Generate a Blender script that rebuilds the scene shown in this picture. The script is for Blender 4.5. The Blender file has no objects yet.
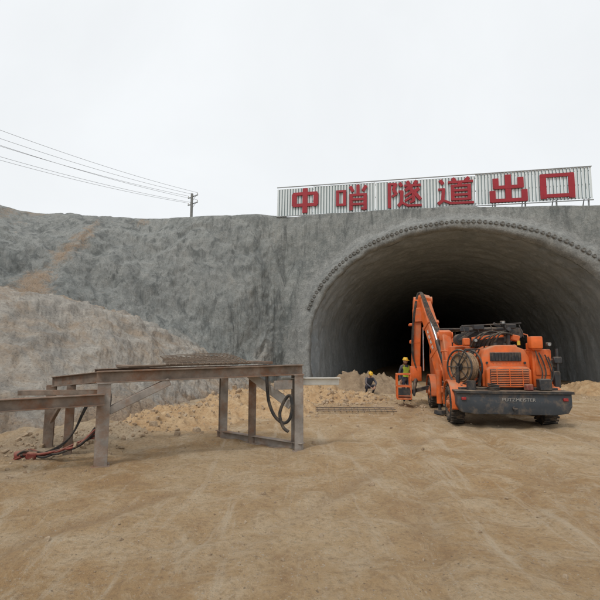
import bpy, bmesh, math, random
import numpy as np
from mathutils import Vector, Matrix, Euler, noise
random.seed(7)
S=bpy.context.scene
COL=S.collection
# ---------------------------------------------------------------- materials
def nd(nt,t,**k):
    n=nt.nodes.new(t)
    for a,b in k.items(): setattr(n,a,b)
    return n
def setin(nt,sock,v):
    if hasattr(v,'links') and hasattr(v,'is_output'): nt.links.new(v,sock)
    else: sock.default_value=v
def c4(c): return (c[0],c[1],c[2],1)
def mixc(nt,f,a,b,mode='MIX'):
    m=nd(nt,'ShaderNodeMix',data_type='RGBA',blend_type=mode)
    setin(nt,m.inputs[0],f)
    setin(nt,m.inputs[6],c4(a) if isinstance(a,tuple) else a)
    setin(nt,m.inputs[7],c4(b) if isinstance(b,tuple) else b)
    return m.outputs[2]
def ramp(nt,v,lo,hi,a=0.0,b=1.0):
    m=nd(nt,'ShaderNodeMapRange'); m.clamp=True
    setin(nt,m.inputs[0],v)
    for i,x in enumerate((lo,hi,a,b)): m.inputs[i+1].default_value=x
    return m.outputs[0]
def mth(nt,op,a,b=None):
    m=nd(nt,'ShaderNodeMath',operation=op)
    setin(nt,m.inputs[0],a)
    if b is not None: setin(nt,m.inputs[1],b)
    return m.outputs[0]
def noi(nt,scale,vec=None,detail=5,rough=.6,dist=0):
    n=nd(nt,'ShaderNodeTexNoise'); n.inputs['Scale'].default_value=scale
    n.inputs['Detail'].default_value=detail; n.inputs['Roughness'].default_value=rough
    n.inputs['Distortion'].default_value=dist
    if vec is not None: nt.links.new(vec,n.inputs['Vector'])
    return n.outputs['Fac']
def pos(nt,scale=(1,1,1)):
    g=nd(nt,'ShaderNodeNewGeometry')
    m=nd(nt,'ShaderNodeVectorMath',operation='MULTIPLY')
    nt.links.new(g.outputs['Position'],m.inputs[0]); m.inputs[1].default_value=scale
    return m.outputs[0]
def attr(nt,name):
    a=nd(nt,'ShaderNodeAttribute'); a.attribute_name=name
    return a.outputs['Fac']
def base(name):
    m=bpy.data.materials.new(name); m.use_nodes=True
    nt=m.node_tree; return m,nt,nt.nodes['Principled BSDF']
def bump(nt,b,h,strength=.5,dist=.02):
    n=nd(nt,'ShaderNodeBump'); n.inputs['Strength'].default_value=strength; n.inputs['Distance'].default_value=dist
    setin(nt,n.inputs['Height'],h); nt.links.new(n.outputs[0],b.inputs['Normal'])
def simple(name,col,rough=.6,metal=0,var=.25,dirt=None,dirtamt=.35,scale=6,bmp=.15):
    m,nt,b=base(name)
    tc=nd(nt,'ShaderNodeTexCoord'); v=tc.outputs['Object']
    n1=noi(nt,scale,v); c=mixc(nt,ramp(nt,n1,.3,.7),tuple(x*(1-var) for x in col),tuple(min(1,x*(1+var*.6)) for x in col))
    if dirt:
        g=nd(nt,'ShaderNodeNewGeometry'); sx=nd(nt,'ShaderNodeSeparateXYZ'); nt.links.new(g.outputs['Normal'],sx.inputs[0])
        up=ramp(nt,sx.outputs['Z'],.2,.95,0,.45)
        n2=noi(nt,scale*.7,v,8,.7)
        f=mth(nt,'ADD',ramp(nt,n2,.48,.72,0,dirtamt),mth(nt,'MULTIPLY',up,ramp(nt,n2,.3,.6,.4,1)))
        c=mixc(nt,f,c,dirt)
        nt.links.new(ramp(nt,n2,.4,.7,rough,min(1,rough+.3)),b.inputs['Roughness'])
    else: b.inputs['Roughness'].default_value=rough
    nt.links.new(c,b.inputs['Base Color']); b.inputs['Metallic'].default_value=metal
    if bmp: bump(nt,b,noi(nt,scale*6,v,4),bmp,.01)
    return m
DUST=(.36,.26,.17)
M={}
M['orange']=simple('orange_paint',(.68,.13,.02),.5,0,.28,DUST,.55,3,.08)
M['black']=simple('black_steel',(.03,.032,.036),.5,.1,.3,DUST,.35,5,.1)
M['dgrey']=simple('dark_grey_paint',(.04,.05,.062),.5,.1,.2,DUST,.5,4,.1)
M['rubber']=simple('rubber',(.025,.025,.025),.85,0,.2,(.25,.18,.12),.6,8,.2)
M['rim']=simple('rim_paint',(.45,.12,.03),.6,0,.2,DUST,.6,6,.1)
M['cable']=simple('wound_cable',(.30,.20,.12),.8,0,.4,None,.3,20,.3)
M['glass']=simple('dark_glass',(.02,.025,.03),.12,0,.1,None)
M['red']=simple('red_plastic',(.3,.02,.02),.4,0,.1,None)
M['yellow']=simple('yellow_paint',(.6,.4,.05),.5,0,.2,DUST,.3)
M['white']=simple('white_paint',(.62,.62,.58),.6,0,.15,DUST,.25)
M['letter']=simple('grey_lettering',(.33,.33,.32),.6,0,.3,DUST,.5,9)
M['chrome']=simple('steel_rod',(.6,.6,.6),.25,1,.1,None)
M['rust']=simple('weathered_steel',(.215,.17,.135),.8,.1,.45,(.21,.09,.04),.95,4,.7)
M['rustlight']=simple('pale_weathered_steel',(.30,.27,.24),.75,.1,.35,(.24,.13,.07),.95,4,.6)
M['pale']=simple('pale_grey_steel',(.47,.45,.42),.7,.1,.2,(.3,.18,.1),.5,4,.4)
M['rebar']=simple('rusty_rebar',(.20,.15,.11),.85,.1,.3,None,.3,12,.3)
M['redrust']=simple('faded_red_paint',(.22,.045,.035),.7,0,.4,DUST,.5,9,.2)
M['signpanel']=simple('sign_panel_white',(.64,.69,.70),.5,0,.08,None,.3,1.3,0)
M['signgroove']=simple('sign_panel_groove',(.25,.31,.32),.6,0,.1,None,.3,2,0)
M['signred']=simple('sign_red',(.31,.008,.018),.5,0,.15,None,.3,2,0)
M['galv']=simple('galvanised_steel',(.33,.34,.34),.55,.4,.2,None)
M['concretepole']=simple('concrete_pole',(.2,.2,.19),.8,0,.2,None)
M['wire']=simple('wire',(.26,.26,.27),.7,0,.1,None)
M['skin']=simple('skin',(.38,.21,.14),.6,0,.1,None,.3,6,0)
M['trouser']=simple('dark_trousers',(.03,.035,.06),.9,0,.3,DUST,.3,8)
M['jacket']=simple('work_jacket',(.05,.06,.09),.9,0,.3,DUST,.2,8)
M['boot']=simple('boot',(.02,.02,.02),.7,0,.3,DUST,.4)
M['vest']=simple('hi_vis_vest',(.42,.55,.05),.7,0,.2,DUST,.2)
M['helmety']=simple('helmet_yellow',(.7,.42,.03),.35,0,.05,None,bmp=0)
def mat_hill():
    m,nt,b=base('shotcrete_and_soil')
    p=pos(nt); n1=noi(nt,.3,p,6,.65,.6); n2=noi(nt,2.6,p,10,.78,.2); n3=noi(nt,18,p,6,.72); n0=noi(nt,.11,p,4,.6,.5)
    st=noi(nt,1.0,pos(nt,(2.2,2.2,.13)),9,.74,.5); sf=noi(nt,1.0,pos(nt,(7,7,.35)),6,.7,.2); pa=noi(nt,.7,p,9,.72,1.4)
    g=mixc(nt,ramp(nt,n1,.38,.62),(.17,.185,.18),(.27,.285,.272))
    g=mixc(nt,ramp(nt,pa,.48,.56,0,.5),g,(.33,.34,.32))
    g=mixc(nt,ramp(nt,n2,.48,.64,0,.6),g,(.39,.395,.375))
    g=mixc(nt,ramp(nt,n2,.45,.32,0,.65),g,(.11,.12,.118))
    g=mixc(nt,ramp(nt,n0,.42,.62,0,.35),g,(.33,.33,.31))
    g=mixc(nt,ramp(nt,st,.5,.61,0,.75),g,(.095,.105,.103))
    g=mixc(nt,ramp(nt,st,.43,.3,0,.5),g,(.42,.405,.365))
    g=mixc(nt,ramp(nt,sf,.53,.64,0,.45),g,(.14,.148,.14))
    g=mixc(nt,mth(nt,'MULTIPLY',attr(nt,'pale'),.6),g,mixc(nt,ramp(nt,n2,.38,.62),(.23,.235,.225),(.42,.42,.40)))
    lt=mixc(nt,ramp(nt,n2,.38,.62),(.32,.285,.245),(.53,.49,.43))
    lt=mixc(nt,ramp(nt,noi(nt,.6,p,9,.75,.8),.46,.6,0,.75),lt,(.41,.305,.21))
    lt=mixc(nt,ramp(nt,noi(nt,1.0,pos(nt,(1.1,1.1,.4)),8,.7,.6),.5,.36,0,.6),lt,(.22,.215,.20))
    f=mth(nt,'MULTIPLY',ramp(nt,mth(nt,'ADD',attr(nt,'light'),mth(nt,'MULTIPLY',mth(nt,'SUBTRACT',pa,.5),1.1)),.2,.75),.95)
    c=mixc(nt,f,g,lt)
    tn=mixc(nt,ramp(nt,n3,.3,.7),(.27,.175,.105),(.44,.325,.22))
    ft=ramp(nt,mth(nt,'ADD',attr(nt,'tan'),mth(nt,'MULTIPLY',mth(nt,'SUBTRACT',noi(nt,1.1,p,10,.78,1.0),.5),2.1)),.40,.78)
    c=mixc(nt,mth(nt,'MULTIPLY',ft,.8),c,tn)
    c=mixc(nt,ramp(nt,n3,.3,.5,.6,0),c,(.07,.07,.065))
    nt.links.new(c,b.inputs['Base Color']); b.inputs['Roughness'].default_value=.93
    h=mth(nt,'ADD',mth(nt,'MULTIPLY',n2,.9),mth(nt,'MULTIPLY',n3,.35))
    bump(nt,b,h,1,.13)
    return m
M['hill']=mat_hill()
def mat_lining():
    m,nt,b=base('tunnel_shotcrete')
    p=pos(nt); n1=noi(nt,.5,p,6,.65,.5); n2=noi(nt,3,p,10,.78); n3=noi(nt,22,p,4)
    c=mixc(nt,ramp(nt,n1,.35,.65),(.30,.335,.355),(.43,.47,.495))
    c=mixc(nt,ramp(nt,n2,.46,.64,0,.65),c,(.55,.58,.59))
    c=mixc(nt,ramp(nt,n2,.45,.33,0,.6),c,(.2,.215,.22))
    d=nd(nt,'ShaderNodeVectorMath',operation='DOT_PRODUCT'); nt.links.new(p,d.inputs[0]); d.inputs[1].default_value=(.273,.962,0)
    w=mth(nt,'SINE',mth(nt,'MULTIPLY',mth(nt,'ADD',d.outputs['Value'],mth(nt,'MULTIPLY',n1,2.2)),6.283/1.2))
    c=mixc(nt,mth(nt,'MULTIPLY',ramp(nt,w,.2,1,0,.3),ramp(nt,n2,.4,.55)),c,(.18,.19,.195))
    nt.links.new(c,b.inputs['Base Color']); b.inputs['Roughness'].default_value=.95
    bump(nt,b,mth(nt,'ADD',n2,mth(nt,'MULTIPLY',n3,.3)),1,.16)
    return m
M['lining']=mat_lining()
M['pipe_end']=simple('pipe_end_concrete',(.16,.16,.15),.9,0,.3,None,.5,6,.6)
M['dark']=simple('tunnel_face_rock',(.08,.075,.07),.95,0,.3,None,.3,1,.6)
def mat_ground():
    m,nt,b=base('sandy_ground')
    p=pos(nt); n1=noi(nt,.28,p,6,.6,.8); n2=noi(nt,1.5,p,10,.76,.6); n3=noi(nt,16,p,7,.72); n4=noi(nt,70,p,3)
    c=mixc(nt,ramp(nt,n1,.38,.62),(.51,.315,.145),(.62,.445,.26))
    c=mixc(nt,ramp(nt,n2,.47,.6,0,.8),c,(.70,.54,.355))
    c=mixc(nt,ramp(nt,n2,.3,.44,.75,0),c,(.39,.225,.105))
    c=mixc(nt,ramp(nt,n3,.3,.52,.65,0),c,(.29,.185,.10))
    st=noi(nt,1.0,pos(nt,(3.2,.35,1)),8,.7,.6)
    c=mixc(nt,ramp(nt,st,.54,.64,0,.6),c,(.71,.575,.41))
    c=mixc(nt,mth(nt,'MULTIPLY',attr(nt,'rut'),.8),c,(.38,.245,.135))
    c=mixc(nt,attr(nt,'grey'),c,mixc(nt,ramp(nt,n3,.35,.65),(.31,.245,.17),(.56,.46,.34)))
    c=mixc(nt,ramp(nt,noi(nt,40,p,2),.64,.7,0,.6),c,(.64,.58,.49))
    c=mixc(nt,ramp(nt,noi(nt,28,p,3),.65,.7,0,.7),c,(.2,.14,.09))
    nt.links.new(c,b.inputs['Base Color']); b.inputs['Roughness'].default_value=.95
    h=mth(nt,'ADD',mth(nt,'MULTIPLY',n3,.8),mth(nt,'ADD',mth(nt,'MULTIPLY',n4,.22),n2))
    bump(nt,b,h,1,.11)
    return m
M['ground']=mat_ground()
def mat_rock(name,a,c2):
    m,nt,b=base(name); p=pos(nt)
    c=mixc(nt,ramp(nt,noi(nt,3,p,7,.7),.35,.65),a,c2)
    c=mixc(nt,ramp(nt,noi(nt,18,p,4),.3,.5,.4,0),c,tuple(x*.5 for x in a))
    nt.links.new(c,b.inputs['Base Color']); b.inputs['Roughness'].default_value=.95
    bump(nt,b,noi(nt,22,p,6,.7),.9,.05); return m
M['rock']=mat_rock('rubble_rock',(.34,.235,.145),(.55,.43,.30))
M['soil']=mat_rock('excavated_soil',(.43,.265,.13),(.58,.42,.25))
M['muck']=mat_rock('brown_muck',(.25,.175,.11),(.38,.28,.18))
# ---------------------------------------------------------------- mesh builder
def link(o,parent=None):
    COL.objects.link(o)
    if parent is not None: o.parent=parent
    return o
def empty(name,loc,rot=(0,0,0),label='',cat='',group=None):
    o=bpy.data.objects.new(name,None); o.empty_display_size=.3
    o.location=loc; o.rotation_euler=rot; COL.objects.link(o)
    o['label']=label; o['category']=cat
    if group: o['group']=group
    return o
class MB:
    def __init__(s): s.bm=bmesh.new()
    def box(s,c,d,rot=None,bev=.01,seg=1,mat=0):
        R=Matrix.Identity(4)
        if rot is not None:
            R=rot.to_4x4() if isinstance(rot,Matrix) else Euler(rot).to_matrix().to_4x4()
        T=Matrix.Translation(Vector(c))@R@Matrix.Diagonal((d[0],d[1],d[2],1))
        vs=bmesh.ops.create_cube(s.bm,size=1,matrix=T)['verts']
        fs=set(f for v in vs for f in v.link_faces)
        for f in fs: f.material_index=mat
        if bev>0:
            es=list(set(e for v in vs for e in v.link_edges))
            r=bmesh.ops.bevel(s.bm,geom=es,offset=min(bev,min(d)*.45),segments=seg,affect='EDGES',profile=.5)
            for f in r['faces']: f.material_index=mat
        return s
    def frame(s,p,q,up=(0,0,1)):
        p=Vector(p);q=Vector(q);y=(q-p).normalized();u=Vector(up)
        if abs(y.dot(u))>.98: u=Vector((0,1,0)) if abs(y.z)>.9 else Vector((0,0,1))
        x=y.cross(u).normalized(); z=x.cross(y)
        return Matrix((x,y,z)).transposed(),(p+q)/2,(q-p).length
    def beam(s,p,q,w,h,up=(0,0,1),bev=.008,mat=0):
        R,c,L=s.frame(p,q,up); return s.box(c,(w,L,h),R,bev,1,mat)
    def ibeam(s,p,q,w,h,t=.014,up=(0,0,1)):
        R,c,L=s.frame(p,q,up); z=R@Vector((0,0,1))
        s.box(c+z*(h/2-t/2),(w,L,t),R,.003); s.box(c-z*(h/2-t/2),(w,L,t),R,.003)
        s.box(c,(t,L-.004,h-2*t),R,0); return s
    def channel(s,p,q,w,h,t=.012,up=(0,0,1)):
        R,c,L=s.frame(p,q,up); z=R@Vector((0,0,1)); x=R@Vector((1,0,0))
        s.box(c+z*(h/2-t/2),(w,L,t),R,.002); s.box(c-z*(h/2-t/2),(w,L,t),R,.002)
        s.box(c-x*(w/2-t/2),(t,L-.004,h-2*t),R,0); return s
    def cyl(s,p,q,r,r2=None,n=20,mat=0,bev=0):
        r2=r if r2 is None else r2
        R,c,L=s.frame(p,q); p=Vector(p);q=Vector(q)
        x=R@Vector((1,0,0)); z=R@Vector((0,0,1))
        rings=[]
        prof=[(0,r),(1,r2)]
        for t,rr in prof:
            o=p.lerp(q,t); rings.append([s.bm.verts.new(o+x*math.cos(a)*rr+z*math.sin(a)*rr) for a in [2*math.pi*i/n for i in range(n)]])
        for i in range(n):
            f=s.bm.faces.new((rings[0][i],rings[0][(i+1)%n],rings[1][(i+1)%n],rings[1][i])); f.material_index=mat; f.smooth=True
        for k,ring in enumerate(rings):
            f=s.bm.faces.new(ring if k else ring[::-1]); f.material_index=mat
        return s
    def tube(s,pts,r,n=8,sub=6,mat=0,radii=None):
        pts=[Vector(p) for p in pts]
        if sub>1 and len(pts)>2:
            out=[]
            for i in range(len(pts)-1):
                a=pts[max(0,i-1)];b=pts[i];c=pts[i+1];d=pts[min(len(pts)-1,i+2)]
                for k in range(sub):
                    t=k/sub
                    out.append(.5*((2*b)+(c-a)*t+(2*a-5*b+4*c-d)*t*t+(3*b-a-3*c+d)*t**3))
            out.append(pts[-1]); pts=out
        prev=None;rings=[]
        for i,p in enumerate(pts):
            d=(pts[min(i+1,len(pts)-1)]-pts[max(i-1,0)]).normalized()
            if prev is None:
                u=Vector((0,0,1)) if abs(d.z)<.9 else Vector((1,0,0))
                x=d.cross(u).normalized()
            else:
                x=(prev-d*prev.dot(d)).normalized()
            prev=x; z=d.cross(x)
            rr=r if radii is None else radii[0]+(radii[1]-radii[0])*i/(len(pts)-1)
            rings.append([s.bm.verts.new(p+x*math.cos(2*math.pi*k/n)*rr+z*math.sin(2*math.pi*k/n)*rr) for k in range(n)])
        for a,b in zip(rings[:-1],rings[1:]):
            for k in range(n):
                f=s.bm.faces.new((a[k],a[(k+1)%n],b[(k+1)%n],b[k])); f.smooth=True; f.material_index=mat
        f=s.bm.faces.new(rings[0][::-1]); f.material_index=mat
        f=s.bm.faces.new(rings[-1]); f.material_index=mat
        return s
    def prism(s,poly,axis,a,b,bev=.015,mat=0):
        def P(u,v,w): return {'x':(w,u,v),'y':(u,w,v),'z':(u,v,w)}[axis]
        A=[s.bm.verts.new(P(u,v,a)) for u,v in poly]; B=[s.bm.verts.new(P(u,v,b)) for u,v in poly]
        n=len(poly);fs=[s.bm.faces.new(A),s.bm.faces.new(B[::-1])]
        for i in range(n): fs.append(s.bm.faces.new((A[i],B[i],B[(i+1)%n],A[(i+1)%n])))
        for f in fs: f.material_index=mat
        bmesh.ops.recalc_face_normals(s.bm,faces=fs)
        if bev:
            es=list(set(e for f in fs for e in f.edges))
            r=bmesh.ops.bevel(s.bm,geom=es,offset=bev,segments=2,affect='EDGES',profile=.5)
            for f in r['faces']: f.material_index=mat
        return s
    def torus(s,c,axis,R,r,n=32,k=12,mat=0,flat=1.0):
        ax=Vector(axis).normalized(); u=ax.orthogonal().normalized(); v=ax.cross(u); c=Vector(c); rings=[]
        for i in range(n):
            a=2*math.pi*i/n; d=u*math.cos(a)+v*math.sin(a)
            rings.append([s.bm.verts.new(c+d*(R+r*math.cos(b))+ax*r*flat*math.sin(b)) for b in [2*math.pi*j/k for j in range(k)]])
        for i in range(n):
            for j in range(k):
                f=s.bm.faces.new((rings[i][j],rings[(i+1)%n][j],rings[(i+1)%n][(j+1)%k],rings[i][(j+1)%k])); f.smooth=True; f.material_index=mat
        return s
    def done(s,name,mats,parent=None,angle=40,**props):
        me=bpy.data.meshes.new(name); bmesh.ops.recalc_face_normals(s.bm,faces=s.bm.faces[:])
        s.bm.to_mesh(me); s.bm.free()
        for m in (mats if isinstance(mats,list) else [mats]): me.materials.append(M[m])
        me.shade_smooth(); me.set_sharp_from_angle(angle=math.radians(angle))
        o=bpy.data.objects.new(name,me); link(o,parent)
        for k,v in props.items(): o[k]=v
        return o
def text_mesh(name,body,mat,parent,size,matrix,extrude=.02,offset=0.0,sx=1.0):
    cu=bpy.data.curves.new('tmp','FONT'); cu.body=body; cu.size=size; cu.extrude=extrude; cu.offset=offset
    cu.align_x='CENTER'; cu.align_y='CENTER'; cu.resolution_u=3
    to=bpy.data.objects.new('tmp',cu); COL.objects.link(to)
    dg=bpy.context.evaluated_depsgraph_get(); dg.update()
    me=bpy.data.meshes.new_from_object(to.evaluated_get(dg)); bpy.data.objects.remove(to)
    me.transform(Matrix.Diagonal((sx,1,1,1))); me.transform(matrix); me.materials.clear(); me.materials.append(M[mat]); me.name=name
    o=bpy.data.objects.new(name,me); link(o,parent); return o
# ---------------------------------------------------------------- terrain
XC,HW,ZC,RZ=7.5,7.4,2.3,6.2
def wallY(X,z): return 23.3-.3625*(X-.1)+.22*z
def prof_f(X,z):
    dx=abs(X-XC)/HW
    if z<ZC: return dx
    return math.hypot(dx,(z-ZC)/RZ)
def smooth(a,b,x):
    t=max(0,min(1,(x-a)/(b-a))); return t*t*(3-2*t)
def st(foot,bank,cb,top):
    f=Vector((foot[0],foot[1],-.5)); b=Vector(bank); c=Vector(cb); t=Vector(top)
    return [f,b,c,c.lerp(t,.5)+Vector((0,-.25,.1)),t,t+Vector((-.15,.5,.15)),t+Vector((-.5,3,.1)),t+Vector((-4,60,.2))]
def sp(X,top):
    g=[Vector((X,wallY(X,z),z)) for z in (-.5,.22*top,.45*top,.72*top,top)]
    t=g[-1]; return g+[t+Vector((0,.45,.1)),t+Vector((0,3,.25)),t+Vector((2,60,.4))]
K=[st((-14,-25),(-20,-25,4),(-23,-25,4.5),(-27,-25,10.5)),
   st((-9,-6),(-16,-4,4.2),(-19,-3,5.1),(-23,-2,10.5)),
   st((-6.8,2),(-14,4.5,4.2),(-17.5,6.5,5.1),(-22,8,10.3)),
   st((-5.0,7.2),(-9.9,12.4,3.5),(-13.2,16.4,4.2),(-16.8,22.3,9.7)),
   st((-3.6,9.6),(-7.1,15.7,3.0),(-9.4,19.4,3.8),(-11.3,24.6,9.5)),
   st((-2.9,13.5),(-4.5,18.5,1.9),(-5.9,20.9,2.7),(-6.2,25.3,9.75)),
   st((-2.1,18),(-2.5,21.1,1.0),(-2.9,22.2,1.6),(-2.9,25.7,9.95)),
   sp(-.8,9.95),sp(2.5,9.85),sp(5.5,9.7),sp(8.5,9.4),sp(11.5,9.05),sp(14.5,8.7),sp(18,8.6),sp(24,8.6),sp(36,9)]
K=np.array([[list(p) for p in s] for s in K])
nst=len(K)
segn=[20,40,100,140,140,100,54,34]+[26]*5+[20,16,16]
segn=segn[:nst-1]
tn=[54,30,40,36,6,8,10]
rows=[]
sidx=[]
for i in range(nst-1):
    a,b,c,d=K[max(0,i-1)],K[i],K[i+1],K[min(nst-1,i+2)]
    n=segn[i]
    for k in range(n):
        t=k/n
        if i>=7: cur=b*(1-t)+c*t
        else: cur=.5*((2*b)+(c-a)*t+(2*a-5*b+4*c-d)*t*t+(3*b-a-3*c+d)*t**3)
        rows.append(cur); sidx.append(i+t)
rows.append(K[-1]); sidx.append(nst-1)
V=[];L=[];TT=[];TV=[];SV=[]
for r,si in zip(rows,sidx):
    for j in range(len(tn)):
        for k in range(tn[j]+(1 if j==len(tn)-1 else 0)):
            t=k/tn[j]
            if si<7 and 0<j<5:
                a,b,c,d=r[j-1],r[j],r[j+1],r[j+2]
                q=.5*((2*b)+(c-a)*t+(2*a-5*b+4*c-d)*t*t+(3*b-a-3*c+d)*t**3)
                lin=b*(1-t)+c*t
                q=lin*.45+q*.55
            else: q=r[j]*(1-t)+r[j+1]*t
            V.append(q)
            tt=j+t; TV.append(tt); SV.append(si)
            w=1-smooth(5.5,7.2,si)
            wob=.4*noise.noise(Vector((si*1.9,0,3)))
            L.append(w*(1-smooth(.8+wob,2.6+wob,tt)) )
            lw=1-smooth(3.6,4.8,si)
            tan=(.3+.6*lw)*math.exp(-((tt-1.6-wob)/.5)**2)*w + .2*math.exp(-((tt-4.0)/.25)**2)*w
            tan+=.62*math.exp(-((q[0]+12.4-.12*q[2])/.8)**2)*smooth(3.5,4.5,q[2])*smooth(10,8,q[2])
            tan+=.35*math.exp(-((q[0]+15.3)/1.6)**2)*smooth(3,4,q[2])
            tan+=.22*math.exp(-((q[0]+9.4)/.6)**2)*smooth(3.5,5,q[2])
            tan+=.8*(1-smooth(.05,.9,q[2]))
            TT.append(tan)
nc=sum(tn)+1; nr=len(rows)
faces=[]
V=np.array(V)
fv=np.array([prof_f(v[0],v[2]) if v[0]>-.5 and v[1]<45 else 9 for v in V])
for i in range(nr-1):
    for j in range(nc-1):
        q=(i*nc+j,(i+1)*nc+j,(i+1)*nc+j+1,i*nc+j+1)
        if all(fv[x]<1.03 for x in q): continue
        faces.append(q)
me=bpy.data.meshes.new('hillside'); me.from_pydata(V.tolist(),[],faces); me.update()
nrm=np.empty(len(V)*3); me.vertices.foreach_get('normal',nrm); nrm=nrm.reshape(-1,3)
if nrm[:,2].mean()<0: me.flip_normals(); nrm=-nrm
D=np.zeros(len(V)); PL=np.zeros(len(V))
for i,v in enumerate(V):
    p=Vector(v); a=1.0
    if v[0]>-1.5:
        a=.12+.5*smooth(1.1,1.45,fv[i]) if fv[i]<9 else .6
    if fv[i]<9: PL[i]=1-smooth(1.04,1.2,fv[i])
    lin=L[i]; tt=TV[i]
    lip=1-.8*math.exp(-((tt-4.3)/.6)**2)
    big=noise.fractal(p*.2,1,2,3)*.36*lip
    mid=noise.fractal(Vector((p.x*.7+7,p.y*.7+3,p.z*.45)),.8,2.1,5)*.15*lip
    fine=noise.fractal(p*2.6,.7,2.1,4)*.045*lip
    led=0
    if SV[i]<6.5:
        led=.32*math.exp(-((tt-1.5)/.35)**2)*(noise.fractal(p*.9,.8,2,5))
        # ridged breaks of the cut slope, running down the fall line and tilted
        q1=Vector((p.x*.8+p.z*.3,p.y*.35,p.z*.5)); q2=Vector((p.x*.5,p.y*.5,p.z*1.7))
        led+=lin*(.20*(.5-abs(noise.noise(q1)))+.12*(.4-abs(noise.noise(q2)))+.09*noise.fractal(p*1.7,.75,2.1,5)+.05*(.3-abs(noise.noise(p*2.7))))
    cr=-.14*max(0,1-abs(noise.noise(Vector((p.x*.45,p.y*.45,p.z*.12))))*9)*(1-lin)*lip
    D[i]=a*(big+mid+fine+led+cr)
    if v[1]>40: D[i]*=.2
V2=V+nrm*D[:,None]
me.vertices.foreach_set('co',V2.ravel()); me.update()
for nm,arr in (('light',L),('tan',TT),('pale',PL)):
    at=me.attributes.new(nm,'FLOAT','POINT'); at.data.foreach_set('value',np.array(arr,dtype=np.float32))
me.materials.append(M['hill']); me.shade_smooth()
hill=bpy.data.objects.new('hillside',me); link(hill); hill['kind']='structure'
# ground
def foot_x(y):
    ys=[-6,2,7.2,9.6,13.5,18,23]; xs=[-9,-6.8,-5,-3.6,-2.9,-2.1,-.6]
    return float(np.interp(y,ys,xs))
RUTS=[(lambda y:4.0+.15*(y-10.5)+.25*math.sin(y*.35),.2,.04,22),(lambda y:6.0+.15*(y-10.5)+.25*math.sin(y*.35),.2,.04,22),
      (lambda y:.9+.28*(y-4)+.3*math.sin(y*.3+1),.17,.035,21),(lambda y:2.6+.28*(y-4)+.3*math.sin(y*.3+1),.17,.035,21),
      (lambda y:-2.6+.62*(y-4),.15,.025,11),(lambda y:-.6+.62*(y-4),.15,.025,12)]
def gz(x,y):
    p=Vector((x,y,0))
    z=noise.fractal(p*.35,1,2,3)*.05+noise.fractal(p*1.6,.9,2,4)*.035
    for fn,wd,dp,ym in RUTS:
        if y>ym or y<-4: continue
        d=x-fn(y)
        if abs(d)>1: continue
        z-=dp*math.exp(-(d/wd)**2)*(1+.35*math.sin(y*34+6*abs(d)))
        z+=.45*dp*math.exp(-((abs(d)-wd*1.6)/.1)**2)
    near=math.exp(-max(0,x-foot_x(y))/1.3) if x>foot_x(y) else 1
    z+=near*.2*(1 if y<26 else 0)
    z+=near*noise.fractal(p*2.3,1,2,4)*.1
    return z
gx=[];x=-7.0
while x<12: gx.append(x); x+=.065
x=12;g=.07
while x<400: gx.append(x); g*=1.3; x+=g
x=-7.065;g=.07
while x>-400: gx.append(x); g*=1.3; x-=g
gx=sorted(gx)
gy=list(np.arange(2.4,8,.04))+list(np.arange(8,24,.09))
x=2.36;g=.05
while x>-400: gy.append(x); g*=1.3; x-=g
x=24.1;g=.1
while x<500: gy.append(x); g*=1.3; x+=g
gy=sorted(gy)
GV=[(x,y,gz(x,y)) for y in gy for x in gx]
n=len(gx)
GF=[(j*n+i,j*n+i+1,(j+1)*n+i+1,(j+1)*n+i) for j in range(len(gy)-1) for i in range(n-1)]
me=bpy.data.meshes.new('ground'); me.from_pydata(GV,[],GF); me.update()
gr=[];ru=[]
for x,y,z in GV:
    f=foot_x(y); w=math.exp(-max(0,x-f-.5)/.8)*.5 if x>f else .5
    gr.append(w+.3*noise.noise(Vector((x*.8,y*.8,0))) if w>.1 else w)
    r=0
    if -4<y<22:
        for fn,wd,dp,ym in RUTS:
            if y<ym: 
                d=(x-fn(y))/wd
                if abs(d)<3: r=max(r,math.exp(-d*d)*(.3+.5*noise.noise(Vector((x*.7,y*.5,9)))))
    ru.append(r)
for nm,arr in (('grey',gr),('rut',ru)):
    at=me.attributes.new(nm,'FLOAT','POINT'); at.data.foreach_set('value',np.clip(np.array(arr,dtype=np.float32),0,1))
me.materials.append(M['ground']); me.shade_smooth()
ground=bpy.data.objects.new('ground',me); link(ground); ground['kind']='structure'
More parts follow.
